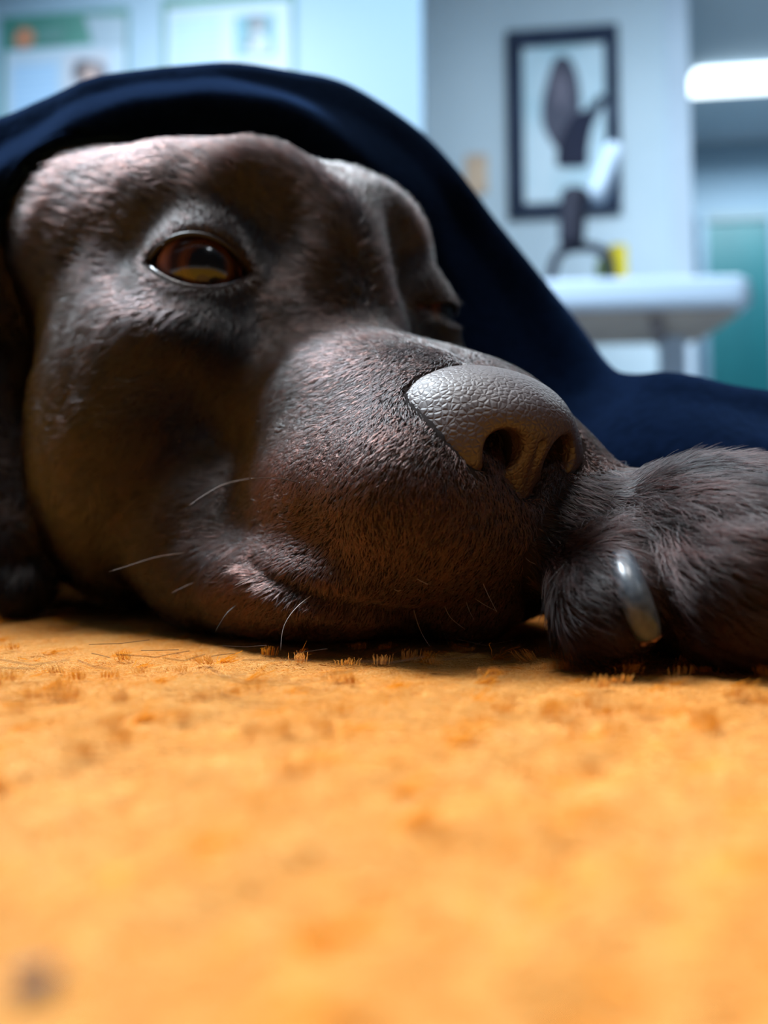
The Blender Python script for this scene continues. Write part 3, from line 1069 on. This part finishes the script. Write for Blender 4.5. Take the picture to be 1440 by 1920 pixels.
# ------------------------------------------------------------------ claw
claw_mat = noise_color(mat('claw_horn', (0.012, 0.014, 0.020), 0.36, 0.4), (0.016, 0.022, 0.030), (0.04, 0.048, 0.058), 500.0, bump=0.12, dist=0.0003)
ct = trace(dog_sdf, 1172, 1075)
c0 = P(1164, 1052, ct + 0.45)
c1, c2, c3, c4 = P(1179, 1090, ct - 0.10), P(1193, 1128, ct - 0.35), P(1206, 1164, ct - 0.42), P(1217, 1194, ct - 0.40)
cp = catmull([c0, c1, c2, c3, c4], 18)
claw = tube('claw', cp, np.interp(np.linspace(0, 1, 18), [0, .2, .8, 1], [0.27, 0.30, 0.27, 0.215]), claw_mat, dog, 14)
tag(claw, 'shiny blue-black claw with blunt tip')
tip = tube('claw_tip', [c4 - 0.02 * (c4 - c3), c4 + 0.10 * (c4 - c3) + np.array([0.03, 0, 0.0]), c4 + 0.2 * (c4 - c3)], [0.216, 0.18, 0.09], noise_color(mat('claw_quick', (0.16, 0.07, 0.045), 0.6), (0.10, 0.045, 0.03), (0.26, 0.12, 0.08), 900.0), claw, 12)

# ------------------------------------------------------------------ whiskers, each a part of the dog
pale = mat('pale_whisker', (0.18, 0.15, 0.145), 0.4)
black_w = mat('dark_whisker', (0.02, 0.016, 0.014), 0.35)
for m_, w0, pix in (
    (pale, .011, [(470, 897), (420, 908), (380, 930), (355, 948)]), (black_w, .011, [(560, 905), (530, 898), (500, 896), (470, 897)]),
    (pale, .012, [(590, 1112), (555, 1140), (532, 1175), (526, 1220)]), (pale, .010, [(520, 1092), (500, 1102), (476, 1116)]),
    (pale, .010, [(495, 1075), (470, 1084), (440, 1098)]), (pale, .008, [(360, 1035), (300, 1043), (255, 1056), (205, 1072)]),
    (pale, .008, [(370, 1090), (345, 1100), (322, 1112)]), (black_w, .009, [(450, 1130), (425, 1150), (403, 1185)]),
    (pale, .010, [(775, 1140), (782, 1165), (792, 1190), (806, 1212)]), (pale, .009, [(832, 1132), (845, 1158), (872, 1180)]),
    (pale, .008, [(873, 1125), (880, 1145), (889, 1162)]), (pale, .009, [(905, 1092), (915, 1115), (932, 1148)]),
    (black_w, .009, [(822, 1150), (830, 1180), (840, 1205)]), (pale, .008, [(890, 1122), (910, 1135), (932, 1146)]),
    (pale, .014, [(780, 1084), (790, 1090), (803, 1096)]), (pale, .012, [(738, 1104), (745, 1108), (753, 1107)]),
    (pale, .007, [(985, 1045), (992, 1052), (1004, 1058)]), (black_w, .008, [(600, 905), (585, 900), (560, 905)])):
    t0 = trace(dog_sdf, *pix[0]) or 17.5
    pp = [P(x, y, t0 + 0.05 - 0.28 * k) for k, (x, y) in enumerate(pix)]
    pp = catmull(pp, 12)
    pp[:, 2] = np.maximum(pp[:, 2], 0.12)
    tube('whisker', pp, np.linspace(w0, w0 * 0.3, 12), m_, dog, 5)

# ------------------------------------------------------------------ pile of the rug
def rug_fibers(x0, x1, y0, y1, dens, R0, Lm, seed, wedge=True):
    n = int((x1 - x0) * (y1 - y0) * dens)
    xy = np.column_stack([rng.uniform(x0, x1, n), rng.uniform(y0, y1, n)])
    if wedge:
        xy = xy[np.abs(xy[:, 0]) < 0.62 * xy[:, 1] + 1.6]
    z = rug_h(xy)
    p = np.column_stack([xy, z])
    p3 = np.column_stack([xy, 0 * z])
    tuft = nz(p3, 3.6, seed + 30)                             # low: matted flat, high: a tuft that stands up
    up = 0.10 + 0.7 * sstep(tuft, 0.85, 1.2)
    an = 1.5 * nz(p3, 0.9, seed) + 0.8 * nz(p3, 3.0, seed + 1) + rng.normal(0, 0.5, len(p))
    d = np.column_stack([np.cos(an), 0.8 * np.sin(an), up * rng.uniform(0.6, 1.4, len(p))])
    L_ = Lm * rng.uniform(0.6, 1.3, len(p))
    K = 5
    s_ = np.linspace(0, 1, K)
    w = rng.normal(0, 0.10, (len(p), K, 3)) * s_[None, :, None]
    w[..., 2] *= 0.5
    droop = -0.10 * (s_ ** 2)
    pts = p[:, None] + L_[:, None, None] * (d[:, None] * s_[None, :, None] + w)
    pts[..., 2] += L_[:, None] * droop[None] + 0.01
    rad = R0 * rng.uniform(0.8, 1.2, (len(p), 1)) * np.interp(s_, [0, .7, 1], [1, .9, .5])[None]
    tint = np.clip(0.70 - 0.7 * sstep(tuft, 0.45, 1.0) + 0.22 * nz(p3, 0.6, seed + 40) + rng.normal(0, 0.12, len(p)), 0, 1)
    return pts, rad, tint


if True:
    fib = bpy.data.materials.new('rug_fiber')
    fib.use_nodes = True
    t = fib.node_tree
    b = t.nodes['Principled BSDF']
    b.inputs['Roughness'].default_value, b.inputs['Specular IOR Level'].default_value = 0.8, 0.2
    b.inputs['Sheen Weight'].default_value = 0.15
    at = t.nodes.new('ShaderNodeAttribute')
    at.attribute_name = 'tint'
    mx = t.nodes.new('ShaderNodeMix')
    mx.data_type = 'RGBA'
    mx.inputs['A'].default_value, mx.inputs['B'].default_value = (0.62, 0.225, 0.004, 1), (0.60, 0.345, 0.108, 1)
    t.links.new(at.outputs['Fac'], mx.inputs['Factor'])
    t.links.new(mx.outputs['Result'], b.inputs['Base Color'])
    tr = t.nodes.new('ShaderNodeBsdfTranslucent')
    ms = t.nodes.new('ShaderNodeMixShader')
    ms.inputs[0].default_value = 0.45
    t.links.new(mx.outputs['Result'], tr.inputs['Color'])
    t.links.new(b.outputs[0], ms.inputs[1])
    t.links.new(tr.outputs[0], ms.inputs[2])
    t.links.new(ms.outputs[0], t.nodes['Material Output'].inputs['Surface'])
    for x0, x1, y0, y1, de, R0, Lm, sd in ((-8, 8, 2.2, 11, 420, 0.012, 0.48, 70), (-15, 15, 11, 20, 720, 0.0078, 0.44, 70), (-18, 18, 20, 32, 260, 0.011, 0.5, 70)):
        pts_, rad_, tint_ = rug_fibers(x0, x1, y0, y1, de, R0, Lm, sd)
        if y0 == 11:                                       # little tufts that stand up out of the matted pile
            tr_ = np.random.default_rng(21)
            ctr = np.column_stack([tr_.uniform(-9, 10, 110), tr_.uniform(8, 18.5, 110)])
            ctr = np.concatenate([ctr, [P(x, y, 2.5 / ((y - 1010) / FPX))[:2] for x, y in
                                        ((652, 1238), (800, 1232), (815, 1240), (1020, 1225), (1050, 1232), (1195, 1330), (1215, 1335), (1320, 1250), (1280, 1265), (1130, 1245), (945, 1330), (640, 1330))]])
            c2 = np.repeat(ctr, 26, 0)
            n2 = len(c2)
            o2 = tr_.normal(0, 0.075, (n2, 2)) * np.array([1.3, 0.8])
            h2 = np.repeat(tr_.uniform(0.08, 0.22, len(ctr)), 26) * tr_.uniform(0.7, 1.15, n2)
            s2 = np.linspace(0, 1, 5)
            base2 = np.column_stack([c2 + o2, rug_h(c2 + o2)])
            lean = np.column_stack([np.repeat(tr_.normal(0, 0.25, (len(ctr), 2)), 26, 0) + 1.2 * o2, np.ones(n2)])
            q2 = base2[:, None] + (h2[:, None] * s2[None])[..., None] * lean[:, None] + tr_.normal(0, 0.012, (n2, 5, 3)) * s2[None, :, None]
            q2[..., 2] += 0.10
            pts_ = np.concatenate([pts_, q2])
            rad_ = np.concatenate([rad_, np.full((n2, 5), 0.008) * np.interp(s2, [0, .7, 1], [1, .9, .4])[None]])
            tint_ = np.concatenate([tint_, np.clip(np.repeat(tr_.uniform(0.1, 0.7, len(ctr)), 26) + tr_.normal(0, 0.08, n2), 0, 1)])
        strands('rug_pile', pts_, rad_, fib, rug, {'tint': tint_})
        print('pile', len(pts_))

# shed hairs on the rug, and one grey crumb near the viewer
shed = []
srng = np.random.default_rng(5)
spots = [(225, 1225), (190, 1250), (175, 1272), (60, 1268), (20, 1275), (300, 1240), (290, 1255), (420, 1250), (460, 1235), (345, 1262), (520, 1265), (560, 1310), (420, 1295), (465, 1310), (600, 1330), (380, 1345), (460, 1355), (880, 1240), (910, 1235), (865, 1260), (735, 1270), (30, 1340), (340, 1190), (585, 1245), (640, 1290), (240, 1480), (150, 1440)]
for px, py in spots:
    D = 2.55 / max((py - 1010) / FPX, 0.1)
    p0 = P(px, py, min(D, 24))
    an = srng.uniform(-0.9, 0.9)
    L_ = srng.uniform(0.5, 1.5)
    cu = srng.normal(0, 0.35)
    s_ = np.linspace(-0.5, 0.5, 9)
    x = p0[0] + L_ * s_ * math.cos(an)
    y = p0[1] + L_ * s_ * math.sin(an) + cu * (s_ ** 2 - 0.1)
    shed.append(np.column_stack([x, y, 0.13 + 0.12 * np.abs(s_) * srng.uniform(0, 2) + 0.03 * rug_h(np.column_stack([x, y]))]))
shed = np.array(shed)
o = strands('shed_hairs', shed, np.full(shed.shape[:2], 0.006), mat('shed_hair', (0.03, 0.016, 0.010), 0.7, 0.1))
tag(o, 'fine dark shed hairs scattered over the orange rug', 'hair')

cz = P(62, 1848, 3.95)
rs = np.random.default_rng(3)
vv, ff = [], []
for j in range(7):
    for i in range(10):
        th, ph = math.pi * j / 6, 2 * math.pi * i / 10
        r = 0.11 * (1 + 0.25 * rs.normal() * (0 < j < 6))
        vv.append(cz + r * np.array([math.sin(th) * math.cos(ph) * 1.1, math.sin(th) * math.sin(ph), math.cos(th) * 0.8]))
ff = [(j * 10 + i, (j + 1) * 10 + i, (j + 1) * 10 + (i + 1) % 10, j * 10 + (i + 1) % 10) for j in range(6) for i in range(10)]
crumb = mesh_obj('crumb', vv, ff, noise_color(mat('grey_crumb', (0.05, 0.05, 0.06), 0.9), (0.03, 0.03, 0.04), (0.08, 0.075, 0.08), 900.0), None, True, 0.01)
tag(crumb, 'tiny dark grey crumb on the near edge of the orange rug', 'crumb')
